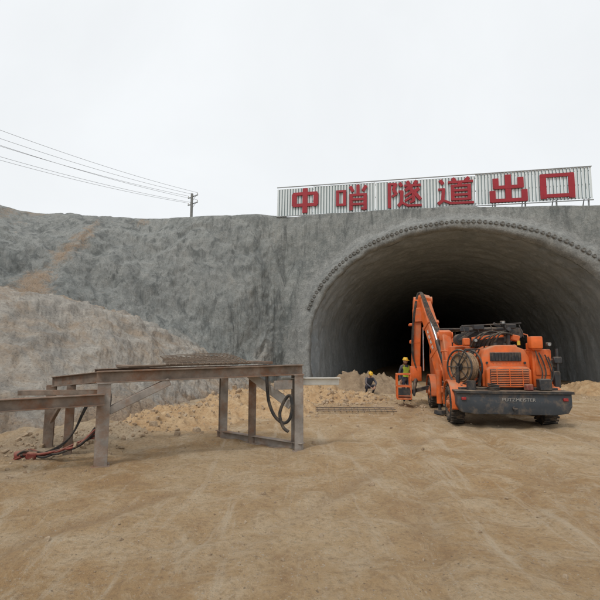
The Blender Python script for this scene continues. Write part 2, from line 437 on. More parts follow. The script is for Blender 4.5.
# ---------------------------------------------------------------- tunnel
tun=empty('tunnel_portal',(XC,wallY(XC,0),0),label='arched tunnel mouth with pipe ends in grey shotcrete slope',cat='tunnel')
O=Vector(tun.location)
def section(f):
    pts=[]
    for z in np.linspace(-.4,ZC,9)[:-1]: pts.append((XC-HW*f,z))
    for a in np.linspace(math.pi,0,121): pts.append((XC+HW*f*math.cos(a),ZC+RZ*f*math.sin(a)))
    for z in np.linspace(ZC,-.4,9)[1:]: pts.append((XC+HW*f,z))
    return pts
def loft(layers,name,mat,jit=0.0,pale=False):
    bm=bmesh.new(); rr=[]; pl=[]
    for (f,fwd,back) in layers:
        ring=[]
        for X,z in section(f):
            p=Vector((X,wallY(X,z)-fwd,z))+Vector((.273,.962,0))*back
            if jit:
                c=Vector((XC,wallY(XC,0),ZC))+Vector((.273,.962,0))*back; r=(p-c); r.y=0
                d=noise.fractal(p*.8,1,2,4)*jit+noise.fractal(p*3,.9,2,3)*jit*.45
                p+=r.normalized()*d
                if pale: p.y-=noise.fractal(p*2.1,.8,2,4)*.06
            ring.append(bm.verts.new(p-O)); pl.append(1-.6*smooth(1.08,1.2,f))
        rr.append(ring)
    for a,b in zip(rr[:-1],rr[1:]):
        for i in range(len(a)-1):
            f=bm.faces.new((a[i],a[i+1],b[i+1],b[i])); f.smooth=True
    me=bpy.data.meshes.new(name); bm.to_mesh(me); bm.free()
    if pale:
        at=me.attributes.new('pale','FLOAT','POINT'); at.data.foreach_set('value',np.array(pl,dtype=np.float32))
    me.materials.append(M[mat])
    o=bpy.data.objects.new(name,me); link(o,tun); return o
loft([(1.2,-.6,0),(1.15,-.14,0),(1.1,-.02,0),(1.07,.06,0),(1.052,.14,0),(1.042,.25,0),(1.03,.32,0),(1.015,.34,0),(1.0,.35,0),(.98,.355,0),(.965,.34,0),(.95,.28,0),(.94,.18,0),(.934,.04,0),(.93,-.15,0)],'portal_collar','hill',.08,True)
lay=[(.93,-.15,0)]
d=.15
while d<70:
    f=.93-.006*smooth(0,1.5,d)+.0014*(math.cos(2*math.pi*d/1.2+1.5*math.sin(d*.7)))
    lay.append((f,-.15*max(0,1-d),d)); d+=.2 if d<26 else 3
loft(lay,'tunnel_lining','lining',.12)
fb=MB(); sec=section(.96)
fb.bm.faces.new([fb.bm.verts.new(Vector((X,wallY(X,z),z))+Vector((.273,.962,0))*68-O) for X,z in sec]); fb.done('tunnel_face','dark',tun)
N=78
pm=None
# even spacing along the arc
arc=[];s_=0;prev=None
for k in range(2001):
    a=math.pi*.90-(math.pi*.87)*k/2000
    P_=(XC+HW*1.0*math.cos(a),ZC+RZ*1.0*math.sin(a))
    if prev: s_+=math.hypot(P_[0]-prev[0],P_[1]-prev[1])
    prev=P_; arc.append((s_,P_))
for i in range(N):
    tgt=arc[-1][0]*i/(N-1)
    X,z=min(arc,key=lambda q:abs(q[0]-tgt))[1]
    if pm is None:
        b=MB(); b.cyl((0,.15,0),(0,-.08,0),.1,.09,14); b.torus((0,-.08,0),(0,1,0),.07,.022,14,6); po=b.done('pipe_end','pipe_end',tun); pm=po
    else:
        po=pm.copy(); link(po,tun)
    po.location=Vector((X+random.uniform(-.015,.015),wallY(X,z)-.36+random.uniform(-.01,.03),z+random.uniform(-.015,.015)))-O
    s=random.uniform(.85,1.1); po.scale=(s,1,s); po.parent=tun
# ---------------------------------------------------------------- sign
yaw=math.atan2(-3.8,16.7)
sign=empty('tunnel_name_sign',(-1.4,25.9,10.05),(0,.0176,yaw),'long white ribbed sign with red Chinese characters on the crest','sign')
SL=17.1; SH=1.72
def panel(x0,x1,z0,z1,tilt=0):
    b=MB(); p=.17; x=x0
    while x<x1-.02:
        x2=min(x+p*.62,x1); x3=min(x+p,x1)
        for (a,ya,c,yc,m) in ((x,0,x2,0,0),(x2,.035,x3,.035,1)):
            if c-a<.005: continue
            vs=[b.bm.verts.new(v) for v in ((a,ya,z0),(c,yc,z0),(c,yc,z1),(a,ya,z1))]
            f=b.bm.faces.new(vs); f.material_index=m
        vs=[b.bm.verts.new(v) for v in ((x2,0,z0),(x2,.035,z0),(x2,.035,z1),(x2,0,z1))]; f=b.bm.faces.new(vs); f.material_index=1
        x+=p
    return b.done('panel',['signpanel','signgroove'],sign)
panel(0,2.2,0,SH-.04); panel(2.23,5.9,.02,SH); panel(5.93,11.35,0,SH-.02); panel(11.38,SL,.05,SH+.05)
for z in (.12,.85,1.6):
    b=MB(); b.box((SL/2,.09,z),(SL,.05,.06),None,.005); b.done('back_rail','galv',sign)
for z in (SH+.07,-.03):
    b=MB(); b.box((SL/2,-.02,z),(SL+.05,.07,.04),None,.004); b.done('edge_trim','galv',sign)
pm=None
for i in range(12):
    x=.15+i*(SL-.3)/11
    if pm is None:
        b=MB(); b.box((0,.15,-.15),(.07,.07,3.5),None,.005); b.beam((0,.15,1.2),(0,1.4,-.9),.05,.05); pm=b.done('post','galv',sign); q=pm
    else: q=pm.copy(); link(q,sign)
    q.parent=sign; q.location=(x,0,0)
def boxs(x0,z0,x1,z1): return [[(x0,z0),(x0,z1)],[(x1,z0),(x1,z1)],[(x0-.05,z1),(x1+.05,z1)],[(x0-.05,z0),(x1+.05,z0)]]
CH={'中':boxs(.1,.32,.9,.78)+[[(.5,.0),(.5,1.0)]],
'哨':boxs(.05,.24,.27,.78)+[[(.68,.6),(.68,1)],[(.44,.95),(.53,.74)],[(.93,.95),(.83,.74)],[(.47,.0),(.47,.62)],[(.42,.6),(.95,.6)],[(.9,.6),(.9,.0)],[(.9,.02),(.78,.06)],[(.47,.42),(.9,.42)],[(.47,.23),(.9,.23)]],
'隧':[[(.06,0),(.06,.98)],[(.03,.93),(.27,.93)],[(.26,.95),(.18,.72)],[(.18,.72),(.27,.52)],[(.27,.54),(.14,.44)],
 [(.36,.96),(.43,.82)],[(.33,.62),(.45,.62)],[(.43,.64),(.41,.2)],[(.32,.06),(.43,.2)],[(.42,.19),(.6,.06)],[(.58,.06),(1.0,.05)],
 [(.58,1),(.65,.88)],[(.87,1),(.79,.88)],[(.5,.83),(.98,.83)],[(.73,.83),(.53,.64)],[(.66,.74),(.77,.56)],[(.77,.58),(.76,.2)],[(.77,.22),(.66,.18)],[(.72,.57),(.52,.42)],[(.76,.42),(.52,.24)],[(.93,.7),(.79,.57)],[(.79,.55),(.97,.26)]],
'道':[[(.07,.96),(.16,.8)],[(.02,.6),(.2,.6)],[(.17,.62),(.14,.2)],[(.01,.05),(.16,.2)],[(.14,.19),(.36,.06)],[(.34,.06),(1,.05)],
 [(.42,1),(.5,.88)],[(.88,1),(.78,.88)],[(.3,.85),(.99,.85)],[(.66,.85),(.58,.7)],[(.42,.17),(.42,.73)],[(.88,.17),(.88,.73)],[(.38,.7),(.92,.7)],[(.42,.53),(.88,.53)],[(.42,.36),(.88,.36)],[(.38,.19),(.92,.19)]],
'出':[[(.5,.04),(.5,1)],[(.17,.5),(.17,.88)],[(.83,.5),(.83,.88)],[(.13,.54),(.87,.54)],[(.08,.0),(.08,.42)],[(.92,.0),(.92,.42)],[(.04,.05),(.96,.05)]],
'口':[[(.14,.02),(.14,.9)],[(.86,.02),(.86,.9)],[(.08,.86),(.92,.86)],[(.14,.12),(.86,.12)]]}
xs=[.3,3.05,5.95,8.65,11.3,13.65]
for c,X in zip('中哨隧道出口',xs):
    lx=(X+1.4)/math.cos(yaw); W=1.9 if c!='中' else 1.65; Hc=1.52
    b=MB()
    dense=len(CH[c])>11
    for k,((x0,z0),(x1,z1)) in enumerate(CH[c]):
        p=Vector((lx+(x0-.5)*W,0,SH*.5+(z0-.5)*Hc)); q=Vector((lx+(x1-.5)*W,0,SH*.5+(z1-.5)*Hc))
        horiz=abs(x1-x0)*W>abs(z1-z0)*Hc*1.5
        w=(.13 if horiz else .185) if dense else (.19 if horiz else .3)
        dd=(q-p).normalized(); nn=Vector((-dd.z,0,dd.x))*w/2
        y0=-.09-.0025*k; 
        A_=[p-nn,q-nn,q+nn,p+nn]
        f0=[b.bm.verts.new(v+Vector((0,y0,0))) for v in A_]; f1=[b.bm.verts.new(v+Vector((0,-.015,0))) for v in A_]
        b.bm.faces.new(f0)
        for m_ in range(4): b.bm.faces.new((f0[m_],f0[(m_+1)%4],f1[(m_+1)%4],f1[m_]))
    o=b.done('character','signred',sign); o['label']='red Chinese character '+c
# ---------------------------------------------------------------- power pole and lines
def pole(loc,h,rz):
    e=empty('power_pole',loc,(0,0,rz),'grey concrete power pole with crossarms on the hill','power pole',group='power poles along the line')
    b=MB(); b.cyl((0,0,-.3),(0,0,h),.17,.11,16); b.done('pole_shaft','concretepole',e)
    for z in (h-.25,h-.95):
        b=MB(); b.box((0,-.12,z),(1.5,.08,.08),None,.005); b.beam((-.5,-.12,z),(0,-.12,z-.35),.03,.03); b.beam((.5,-.12,z),(0,-.12,z-.35),.03,.03)
        b.done('crossarm','galv',e)
    for z in (h-.25,h-.95):
        for x in (-.7,0.35 if z<h-.5 else .0,.7):
            b=MB(); b.cyl((x,-.12,z+.04),(x,-.12,z+.13),.045,.03,10); b.cyl((x,-.12,z+.13),(x,-.12,z+.22),.05,.03,10); b.done('insulator','white',e)
    return e
P1=Vector((-10.2,40,9.6)); P2=Vector((-30,16.5,10.2)); h=7.2
az=math.atan2((P1-P2).y,(P1-P2).x)+math.pi/2
pole(P1,h,az); pole(P2,h,az)
ex=Vector((math.cos(az),math.sin(az),0)); ey=Vector((-math.sin(az),math.cos(az),0))
for z in (h-.03,h-.73):
    for x in (-.7,0.35 if z<h-.5 else .0,.7):
        a=P1+ex*x-ey*.12+Vector((0,0,z)); c=P2+ex*x*2.6-ey*.12+Vector((0,0,z-(0 if z>h-.5 else .6)))
        pts=[a.lerp(c,t)-Vector((0,0,.9*4*t*(1-t))) for t in np.linspace(0,1,25)]
        b=MB(); b.tube([p-pts[0] for p in pts],.012,5,1)
        o=b.done('power_line','wire'); o.location=pts[0]; o['label']='thin dark overhead wire sagging between power poles'; o['category']='wire'; o['group']='overhead wires'
# ---------------------------------------------------------------- steel work platform
A=Vector((-3.03,6.93,0));B=Vector((-.05,8.2,0));C=Vector((-4.3,7.75,0));Dd=Vector((-1.57,9.2,0))
plat=empty('steel_work_platform',(-2.2,8,0),label='weathered steel beam platform with rebar mesh on bare earth',cat='work platform')
PO=Matrix.Translation((2.2,-8,0))
H=1.44
def Z(p,z): return Vector((p.x,p.y,z))
def gpt(p): return gz(p.x,p.y)-.03
def part(b,name,mat='rust',**k):
    o=b.done(name,mat,plat,**k); o.data.transform(PO); return o
zc=1.3
for p,top,w in ((A,H,.19),(B,H+.07,.17),(Dd,H,.15)):
    b=MB(); b.ibeam(Z(p,gpt(p)),Z(p,top-.17),w,w,.02,up=(.4,-.9,0)); b.box(Z(p,gpt(p)+.03),(w+.07,w+.07,.02),(0,0,.4),.003); b.box(Z(p,top-.175),(w+.03,w+.03,.016),(0,0,.4),.003); part(b,'post','rustlight')
E=B.lerp(Dd,.58); b=MB(); b.cyl(Z(E,gpt(E)),Z(E,H-.12),.075,.075,16); part(b,'post')
b=MB(); b.ibeam(Z(C,gpt(C)),Z(C,zc-.12),.15,.15,.016,up=(.4,-.9,0)); part(b,'post')
G=A.lerp(C,.6); b=MB(); b.channel(Z(G,gpt(G)),Z(G,zc-.08),.13,.15,.014,up=(.4,-.9,0)); part(b,'post')
dAB=(B-A).normalized()
b=MB(); b.ibeam(Z(A-dAB*.12,H-.085),Z(B+dAB*.1,H-.01),.14,.19,.02); part(b,'front_beam')
b=MB(); b.ibeam(Z(C,zc-.06),Z(Dd,H-.07),.12,.16); part(b,'rear_beam')
b=MB(); b.ibeam(Z(A,H-.085)+(C-A).normalized()*.09,Z(C,zc-.06)-(C-A).normalized()*.08,.12,.17); part(b,'end_beam')
b=MB(); b.ibeam(Z(B,H-.02)+(Dd-B).normalized()*.09,Z(Dd,H-.08),.12,.16); part(b,'end_beam')
for t in (.12,.22,.34,.45,.56,.68,.79,.9):
    b=MB(); b.channel(Z(A.lerp(B,t),H-.08)+Vector((-.04,.06,0)),Z(C.lerp(Dd,t),zc+(H-.05-zc)*t-.06),.06,.1); part(b,'cross_beam')
b=MB(); b.channel(Z(A.lerp(C,.35),H-.04)+Vector((.1,.1,.02)),Z(B.lerp(Dd,.35),H+.02),.07,.1); part(b,'middle_beam')
b=MB(); b.ibeam(Z(B,gpt(B)+.09)+(B-Dd).normalized()*.12,Z(Dd,gpt(Dd)+.09)+(Dd-B).normalized()*.15,.13,.15); part(b,'base_beam','rustlight')
b=MB(); b.beam(Z(A,.84)+dAB*.08,Z(A.lerp(B,.3),H-.17),.13,.12); part(b,'brace','rustlight')
nb=Vector((-.09,-.13,0))
b=MB(); b.beam(Z(E,H-.08)+nb,Z(B,.80)+(Dd-B).normalized()*.03+nb,.05,.16); part(b,'brace','pale')
b=MB(); b.beam(Z(C,.5),Z(G,1.2),.06,.06); part(b,'brace')
b=MB(); b.ibeam(Vector((-2.95,6.78,1.03)),Vector((-5.2,5.55,.99)),.13,.17); part(b,'outrigger_beam')
b=MB(); b.channel(Vector((-3.1,7.0,1.12)),Vector((-4.6,7.35,1.08)),.08,.08); part(b,'outrigger_beam')
b=MB(); b.tube([(-4.25,6.1,1.0),(-4.27,6.1,.8),(-4.25,6.08,.55)],.014,6); part(b,'hanging_rod')
b=MB(); b.box((.2,8.33,1.2),(1.05,.1,.12),(0,0,.06),.01); b.box((.2,8.32,1.27),(1.1,.22,.012),(0,0,.06),.002); part(b,'side_plate','white')
b=MB(); b.box((-.3,8.05,1.16),(.35,.02,.16),(0,0,.4),.004); part(b,'bracket','rustlight')
b=MB()
def platpt(u,v,dz=0):
    u=u+.30*v
    p=A.lerp(B,u).lerp(C.lerp(Dd,u),v); zz=((H+.05*u)*(1-v)+(zc+(H-zc)*u)*v)
    return Vector((p.x,p.y,zz+.03+dz))
for i in range(15):
    u=.30+i*.0295+random.uniform(-.005,.005)
    b.tube([platpt(u,-.05,.05),platpt(u+.01,.35,.12+.01*math.sin(i)),platpt(u,.7,.19),platpt(u-.01,1.0,.25)],.008,6,3)
for j in range(9):
    v=.0+j*.122
    b.tube([platpt(.28,v,.065+.2*v),platpt(.5,v,.07+.2*v+.01*math.sin(j)),platpt(.73,v+.01,.065+.2*v)],.008,6,3)
part(b,'rebar_mesh','rebar')
for v_ in (.5,.97):
    b=MB(); b.beam(platpt(.3,v_,.02+.17*v_),platpt(.72,v_,.02+.17*v_),.05,.06); part(b,'mesh_bearer','rustlight')
for j in range(3):
    b=MB(); z0=random.uniform(.03,.05); b.tube([platpt(.05+.05*j,.1+.12*j,z0),platpt(.4,.15+.1*j,z0+.01),platpt(.75-.06*j,.17+.11*j,z0)],.016,6,3)
    part(b,'loose_bar','rebar')
for j,(u,v) in enumerate(((.12,.3),(.82,.3))):
    b=MB(); b.box(platpt(u,v,.06),(.5,.22,.05),(0.02,.03,.5+j*.3),.006); part(b,'loose_plate','rust')
b=MB(); b.tube([(-.62,8.3,1.34),(-.6,8.2,1.1),(-.56,8.12,.85),(-.46,8.08,.62),(-.3,8.02,.5),(-.18,7.98,.58),(-.14,7.98,.8),(-.18,8.0,.98),(-.28,8.04,.88),(-.36,8.02,.66),(-.3,7.98,.44),(-.2,7.95,.36)],.029,8)
o=b.done('rubber_hose','rubber'); o['label']='thick dark hose drooping between the steel platform legs'; o['category']='hose'
tool=empty('cable_bundle',(-3.75,7.05,gz(-3.75,7.05)),(0,0,.15),'loose red and black cable bundle on ground','cable bundle')
r1=random.uniform
b=MB()
for k in range(6):
    b.tube([(-.62+.03*k,r1(-.12,.12),.03+.02*k),(-.45,r1(-.15,.15),.1+r1(0,.08)),(-.2,r1(-.15,.15),.06+r1(0,.08)),(.05,r1(-.12,.12),.12+r1(0,.1)),(.3,r1(-.1,.1),.2+r1(0,.08)),(.5,.1,.32+.03*k)],.018,7,5,mat=k%2)
b.done('cable_strand_bundle',['redrust','rubber'],tool)
b=MB()
for k in range(3):
    b.tube([(.5,.1,.4+.01*k),(.68,.2,.8),(.6,.3+.02*k,1.1),(.4,.35,1.0),(.25,.35,.7+.03*k),(.1,.3,.35),(-.1,.2,.12+.02*k),(-.4,.12,.05)],.015,7,5)
b.done('black_cable','rubber',tool)
b=MB(); b.cyl((-.58,-.05,.1),(-.4,-.03,.14),.065,.05,14); b.box((-.35,-.06,.1),(.14,.1,.12),(.2,.3,.1),.02); b.done('fitting','redrust',tool)
# ---------------------------------------------------------------- grate, piles, rubble
def mound(name,cx,cy,rx,ry,hh,mat,label,seed,cat='soil pile'):
    nx=130;vs=[];fs=[]
    for j in range(nx):
        for i in range(nx):
            u=i/(nx-1)*2-1; v=j/(nx-1)*2-1; r=math.hypot(u,v)+.18*noise.noise(Vector((u*1.5,v*1.5,seed)))
            x=u*rx;y=v*ry
            p=Vector((cx+x,cy+y,seed))
            e=max(0,1-math.hypot(u,v)**4)
            k=max(0,1-r*r)**1.0*e
            z=hh*k*(1+.8*noise.fractal(p*.9,.9,2,4))+k**.4*noise.fractal(p*3.0,.65,2,5)*.25*min(.6,hh*1.3)
            vs.append((x,y,(gz(cx+x,cy+y) if abs(cy+y)<24 else 0)+z-.06))
    for j in range(nx-1):
        for i in range(nx-1): fs.append((j*nx+i,j*nx+i+1,(j+1)*nx+i+1,(j+1)*nx+i))
    me=bpy.data.meshes.new(name); me.from_pydata(vs,[],fs); me.materials.append(M[mat]); me.shade_smooth()
    o=bpy.data.objects.new(name,me); o.location=(cx,cy,0); link(o); o['label']=label; o['category']=cat
    return o
mound('soil_pile',.9,17.2,2.8,2.2,.5,'soil','low heap of loose orange soil before the tunnel',3)
mound('soil_pile',-1.3,14.4,2.2,3.2,.48,'soil','low heap of loose stony soil at the slope foot',11)
mound('soil_pile',-2.9,11.0,1.6,2.0,.3,'soil','low heap of loose stony soil at the slope foot',31)
mound('muck_pile',3.2,22.0,3.6,2.6,.7,'muck','heap of excavated brown muck inside the tunnel mouth',5,'muck pile')
mound('soil_pile',13.8,20.0,2.0,3.5,.4,'soil','heap of soil against the tunnel side wall',19)
ico=bmesh.new(); bmesh.ops.create_icosphere(ico,subdivisions=2,radius=1); iv=np.array([list(v.co) for v in ico.verts]); ifc=[[v.index for v in f.verts] for f in ico.faces]; ico.free()
rv=[];rf=[]
def rock(x,y,s,zoff=0,VV=rv,FF=rf):
    off=Vector((random.random()*50,random.random()*50,0)); sc=np.array([random.uniform(.7,1.3),random.uniform(.6,1.1),random.uniform(.4,.8)])*s
    R=np.array(Euler((random.random()*6,random.random()*6,random.random()*6)).to_matrix())
    k=np.array([1+.55*noise.noise(Vector(v)*1.3+off) for v in iv])
    q=(iv*k[:,None]); q=np.clip(q,-.72,.72)
    q=(q*sc)@R.T+np.array([x,y,zoff+s*.1])
    b0=len(VV); VV.extend(q.tolist()); FF.extend([[a+b0 for a in f] for f in ifc])
dg=bpy.context.evaluated_depsgraph_get(); dg.update()
def drop(x,y):
    r=S.ray_cast(dg,Vector((x,y,3.2)),Vector((0,0,-1)))
    return r[1].z if r[0] else gz(x,y)
for _ in range(1500):
    y=random.uniform(6,22); x=foot_x(y)+abs(random.gauss(0,1.0))-.3
    s=min(.11,.012+random.expovariate(46)); z=drop(x,y)
    if z<1.0: rock(x,y,s,z)
for _ in range(1000):
    x=random.gauss(1.4,1.6); y=random.gauss(16.8,2.0); s=min(.12,.015+random.expovariate(40)); z=drop(x,y)
    if z<1.3: rock(x,y,s,z)
for _ in range(1500):
    y=2.5+17*random.random()**1.4; x=random.uniform(foot_x(y)+.3,9); s=.005+random.expovariate(130); rock(x,y,min(s,.045),gz(x,y))
for _ in range(180):
    x=random.uniform(10.5,14.5);y=random.uniform(13,19); rock(x,y,min(.12,.02+random.expovariate(30)),drop(x,y))
me=bpy.data.meshes.new('rubble'); me.from_pydata(rv,[],rf); me.materials.append(M['rock']); 
me.shade_smooth(); me.set_sharp_from_angle(angle=math.radians(28))
o=bpy.data.objects.new('rubble',me); link(o); o['kind']='stuff'
b=MB()
for i in range(14): b.tube([(i*.17,0,.03),(i*.17,.45,.03)],.012,6,1)
for y in (0,.22,.45): b.tube([(-.05,y,.05),(1.2,y+.01,.055),(2.3,y,.05)],.014,6,2)
o=b.done('steel_grate','rebar'); o.location=(.5,13.1,gz(1.2,13.3)+.02); o.rotation_euler=(.1,0,-.05); o['label']='rusty rebar grate lying flat on the soil'; o['category']='grate'
# ---------------------------------------------------------------- spraying truck
tr=empty('tunnel_spraying_truck',(5.0,10.5,gz(5.0,10.5)-.03),(0,0,-math.atan(.15)),'orange tunnel spraying truck with folded boom and dark counterweight','construction vehicle')
tr.scale=(.92,.96,1)
def T(b,name,mat,**k): return b.done(name,mat,tr,**k)
b=MB()
for x in (-.42,.42): b.channel((x,.3,.72),(x,6.3,.72),.1,.24,.02)
for y in (.6,1.9,3.2,4.6,6.0): b.beam((-.4,y,.72),(.4,y,.72),.12,.16)
b.cyl((-1.0,.98,.46),(1.0,.98,.46),.07); b.cyl((-1.0,4.6,.46),(1.0,4.6,.46),.07); b.cyl((-.17,.98,.46),(.17,.98,.46),.2); b.cyl((-.17,4.6,.46),(.17,4.6,.46),.2)
b.box((0,2.8,.6),(.7,1.4,.3),None,.03)
T(b,'chassis','black')
def empty_child(name,loc,rot=(0,0,0),par=None):
    o=bpy.data.objects.new(name,None); o.empty_display_size=.2; o.location=loc; o.rotation_euler=rot; link(o,par or tr); return o
def wheel(x,y):
    s=1 if x>0 else -1
    w=empty_child('wheel',(x,y,.5)); w.scale=(1.12,1.1,1.1)
    b=MB(); b.torus((0,0,0),(1,0,0),.335,.125,40,14,flat=1.4)
    for i in range(30):
        a=2*math.pi*i/30
        for sx in (-.085,.085):
            aa=a+(.1 if sx>0 else 0)
            b.box((sx,math.cos(aa)*.448,math.sin(aa)*.448),(.15,.045,.03),(aa+math.pi/2,0,0),.004)
    b.done('tyre','rubber',w)
    b=MB(); b.cyl((-.1,0,0),(.1,0,0),.235,.235,28); b.cyl((s*.1,0,0),(s*.14,0,0),.24,.2,28); b.cyl((s*.13,0,0),(s*.2,0,0),.1,.08,16)
    for i in range(8):
        a=2*math.pi*i/8; b.cyl((s*.13,math.cos(a)*.15,math.sin(a)*.15),(s*.17,math.cos(a)*.15,math.sin(a)*.15),.016,.016,8)
    b.done('rim','rim',w)
for x in (-1.26,1.1):
    for y in (.98,4.6): wheel(x,y)
b=MB(); b.prism([(-1.38,.56),(-1.28,.40),(-.95,.36),(.95,.36),(1.28,.40),(1.38,.56),(1.38,.86),(-1.38,.86)],'y',0,.42,.02)
T(b,'counterweight','dgrey')
b=MB(); b.box((0,.22,.885),(2.84,.56,.035),None,.008); b.box((0,-.045,.87),(2.84,.03,.06),None,.006); T(b,'step_plate','black')
mt=Matrix.Translation((.12,-.008,.70))@Matrix.Rotation(math.pi/2,4,'X')
text_mesh('lettering','PUTZMEISTER','letter',tr,.105,mt,.003,0,1.25)
for x in (-1.22,1.22):
    b=MB(); b.box((x,-.02,.72),(.12,.05,.07),None,.012); T(b,'tail_light','red')
b=MB(); b.cyl((0,-.06,.5),(0,.05,.5),.05,.05,14); b.torus((0,-.1,.5),(0,0,1),.05,.015,16,8); T(b,'tow_hook','black')
b=MB(); b.box((0,3.1,.93),(2.5,5.3,.05),None,.01); b.box((-1.2,3.1,.86),(.05,5.3,.12),None,.01);b.box((1.2,3.1,.86),(.05,5.3,.12),None,.01)
T(b,'deck','black')
for s in (-1,1):
    for y in (.98,4.6):
        pts=[];  
        for a in np.linspace(-.1,math.pi+.1,12): pts.append((y+math.cos(a)*.66,.48+math.sin(a)*.6))
        q=[(u+(u-y)*.06,v+.03) for u,v in pts]
        b=MB(); b.prism(pts+q[::-1],'x',s*.92,s*(1.32 if s>0 else 1.46),0); T(b,'fender','orange')
b=MB(); b.prism([(-.58,.955),(.66,.955),(.66,1.66),(.55,1.88),(.25,1.99),(-.2,1.99),(-.48,1.88),(-.58,1.66)],'y',.62,2.5,.04)
T(b,'engine_hood','orange')
b=MB(); b.prism([(-.52,.955),(.60,.955),(.60,1.38),(.5,1.46),(-.42,1.46),(-.52,1.38)],'y',.36,.615,.03); T(b,'radiator_housing','orange')
b=MB(); b.box((.04,.345,1.19),(.96,.03,.42),None,.005)
for i in range(10): b.box((.04,.325,1.0+i*.042),(.94,.05,.01),(.5,0,0),.002,mat=1)
for x in (-.28,.04,.36): b.box((x,.315,1.19),(.02,.02,.42),None,.002,mat=1)
T(b,'radiator_grille',['black','orange'])
b=MB(); b.box((.04,.595,1.70),(.8,.02,.22),None,.01)
for i in range(9): b.box((-.3+i*.085,.575,1.70),(.03,.03,.2),None,.004)
T(b,'vent_grille','black')
b=MB()
for x in (-.2,.28): b.box((x,1.56,1.997),(.015,1.8,.012),None,.002)
for y in (1.0,1.5,2.0): b.box((-.585,y,1.3),(.012,.015,.6),None,.002); 
for (x,y) in ((-.45,.6),(.52,.6)): b.cyl((x,y,1.55),(x,y-.04,1.55),.03,.03,10)
b.cyl((-.1,1.0,1.98),(-.1,1.0,2.06),.06,.06,14); b.cyl((.1,.8,1.98),(.1,.8,2.04),.04,.04,14)
T(b,'hood_trim','black')
b=MB(); b.cyl((.35,1.3,1.9),(.35,1.3,2.3),.055,.055,14); b.tube([(.35,1.3,2.3),(.35,1.28,2.38),(.35,1.15,2.42)],.055,12,3); T(b,'exhaust_pipe','black')
reel=empty_child('cable_reel',(-.98,.85,1.44),(0,0,.62))
for x in (-.2,.2):
    b=MB()
    b.torus((x,0,0),(1,0,0),.43,.025,36,8); b.torus((x,0,0),(1,0,0),.3,.012,30,6)
    for i in range(8):
        a=2*math.pi*i/8; b.beam((x,math.cos(a)*.1,math.sin(a)*.1),(x,math.cos(a)*.43,math.sin(a)*.43),.018,.025)
    b.cyl((x-.02,0,0),(x+.02,0,0),.1,.1,20)
    b.done('reel_flange','black',reel)
b=MB(); b.cyl((-.17,0,0),(.17,0,0),.3,.3,28)
for i in range(9):
    for k in (0,1): b.torus((-.16+i*.04,0,0),(1,0,0),.31+.035*k+random.uniform(-.012,.012),.022,28,6)
b.done('wound_cable','cable',reel)
b=MB(); b.beam((-.28,0,-.48),(-.28,0,.02),.05,.1); b.beam((.28,0,-.48),(.28,0,.02),.05,.1); b.box((0,0,-.46),(.62,.3,.05),None,.01); b.cyl((-.34,0,0),(.38,0,0),.035); b.cyl((.3,0,0),(.42,0,0),.09); b.beam((-.28,-.3,.45),(.28,-.3,.45),.03,.03); b.beam((-.28,0,0),(-.28,-.3,.45),.03,.03); b.beam((.28,0,0),(.28,-.3,.45),.03,.03)
b.done('reel_stand','black',reel)
b=MB(); b.box((.98,1.3,1.42),(.5,1.3,.93),None,.04,2); T(b,'side_cabinet','orange')
b=MB(); b.box((.98,.635,1.5),(.36,.02,.5),None,.01); b.box((1.1,.62,1.5),(.03,.03,.12),None,.005); T(b,'cabinet_door','orange')
b=MB(); b.box((.82,.62,2.05),(.3,.3,.3),None,.03,2); b.box((.85,.8,1.95),(.25,.5,.2),None,.02); T(b,'control_box','orange')
b=MB(); b.box((1.3,1.0,1.15),(.16,.9,.4),None,.02); b.cyl((1.28,.6,1.55),(1.28,1.6,1.55),.1,.1,18); b.cyl((1.3,.5,1.36),(1.3,.5,1.9),.035,.035,10); b.box((1.3,.5,1.62),(.2,.12,.16),None,.02); T(b,'hydraulic_tank','black')
b=MB()
for k in range(4):
    x0=.8+.1*k+random.uniform(-.03,.03)
    b.tube([(x0,.55,1.85-.05*k),(x0+.05+r1(-.04,.04),.5+r1(-.05,.03),1.6-.05*k),(x0+.08+r1(-.06,.06),.48+r1(-.05,.03),1.3-.03*k),(x0+r1(-.05,.08),.45,1.02)],.018,8,5)
T(b,'hydraulic_hose_bundle','rubber')
b=MB()
for k in range(6):
    b.tube([(-.7+.12*k,1.2,1.95),(-.6+.1*k,.95+r1(-.1,.1),2.2-.02*k),(-.3+.08*k,1.0,2.3+r1(-.06,.06)),(.2+.06*k,1.4,2.32+r1(-.05,.05)),(.5,1.9,2.25)],.022,8,5)
T(b,'hydraulic_hose_bundle','rubber')
b=MB()
for k in range(6):
    b.tube([(-.62,.9+.1*k,1.9),(-.75,.8+.1*k+r1(-.05,.05),1.7),(-.64,.6+r1(-.05,.05),1.3),(-.66,.55+.05*k,.97)],.02,8,5)
T(b,'hydraulic_hose_bundle','rubber')
b=MB()
b.beam((-.75,1.9,2.28),(.85,2.3,2.32),.26,.2); b.beam((-.7,2.5,2.5),(.9,2.0,2.42),.16,.14); b.cyl((-.8,1.9,2.18),(-.8,2.4,2.18),.16); b.cyl((.85,1.95,2.35),(.85,2.35,2.35),.15)
b.cyl((-.6,1.75,2.42),(.5,1.75,2.46),.05); b.box((0,2.2,2.1),(.9,.6,.28),None,.03); b.cyl((.2,2.2,1.95),(.2,2.2,2.4),.25)
b.box((-.35,1.7,2.5),(.3,.2,.14),None,.02); b.box((.55,1.75,2.52),(.35,.16,.12),None,.02)
for x in (-.7,-.3,.1,.5,.9): b.beam((x,1.62,2.2),(x-.12,1.62,2.56),.025,.025)
b.beam((-.85,1.62,2.54),(.85,1.62,2.6),.03,.03); b.beam((-.9,1.8,2.15),(-.2,1.7,2.55),.06,.08); b.beam((.1,1.75,2.6),(.8,1.9,2.3),.06,.08)
T(b,'slewing_gear','black')
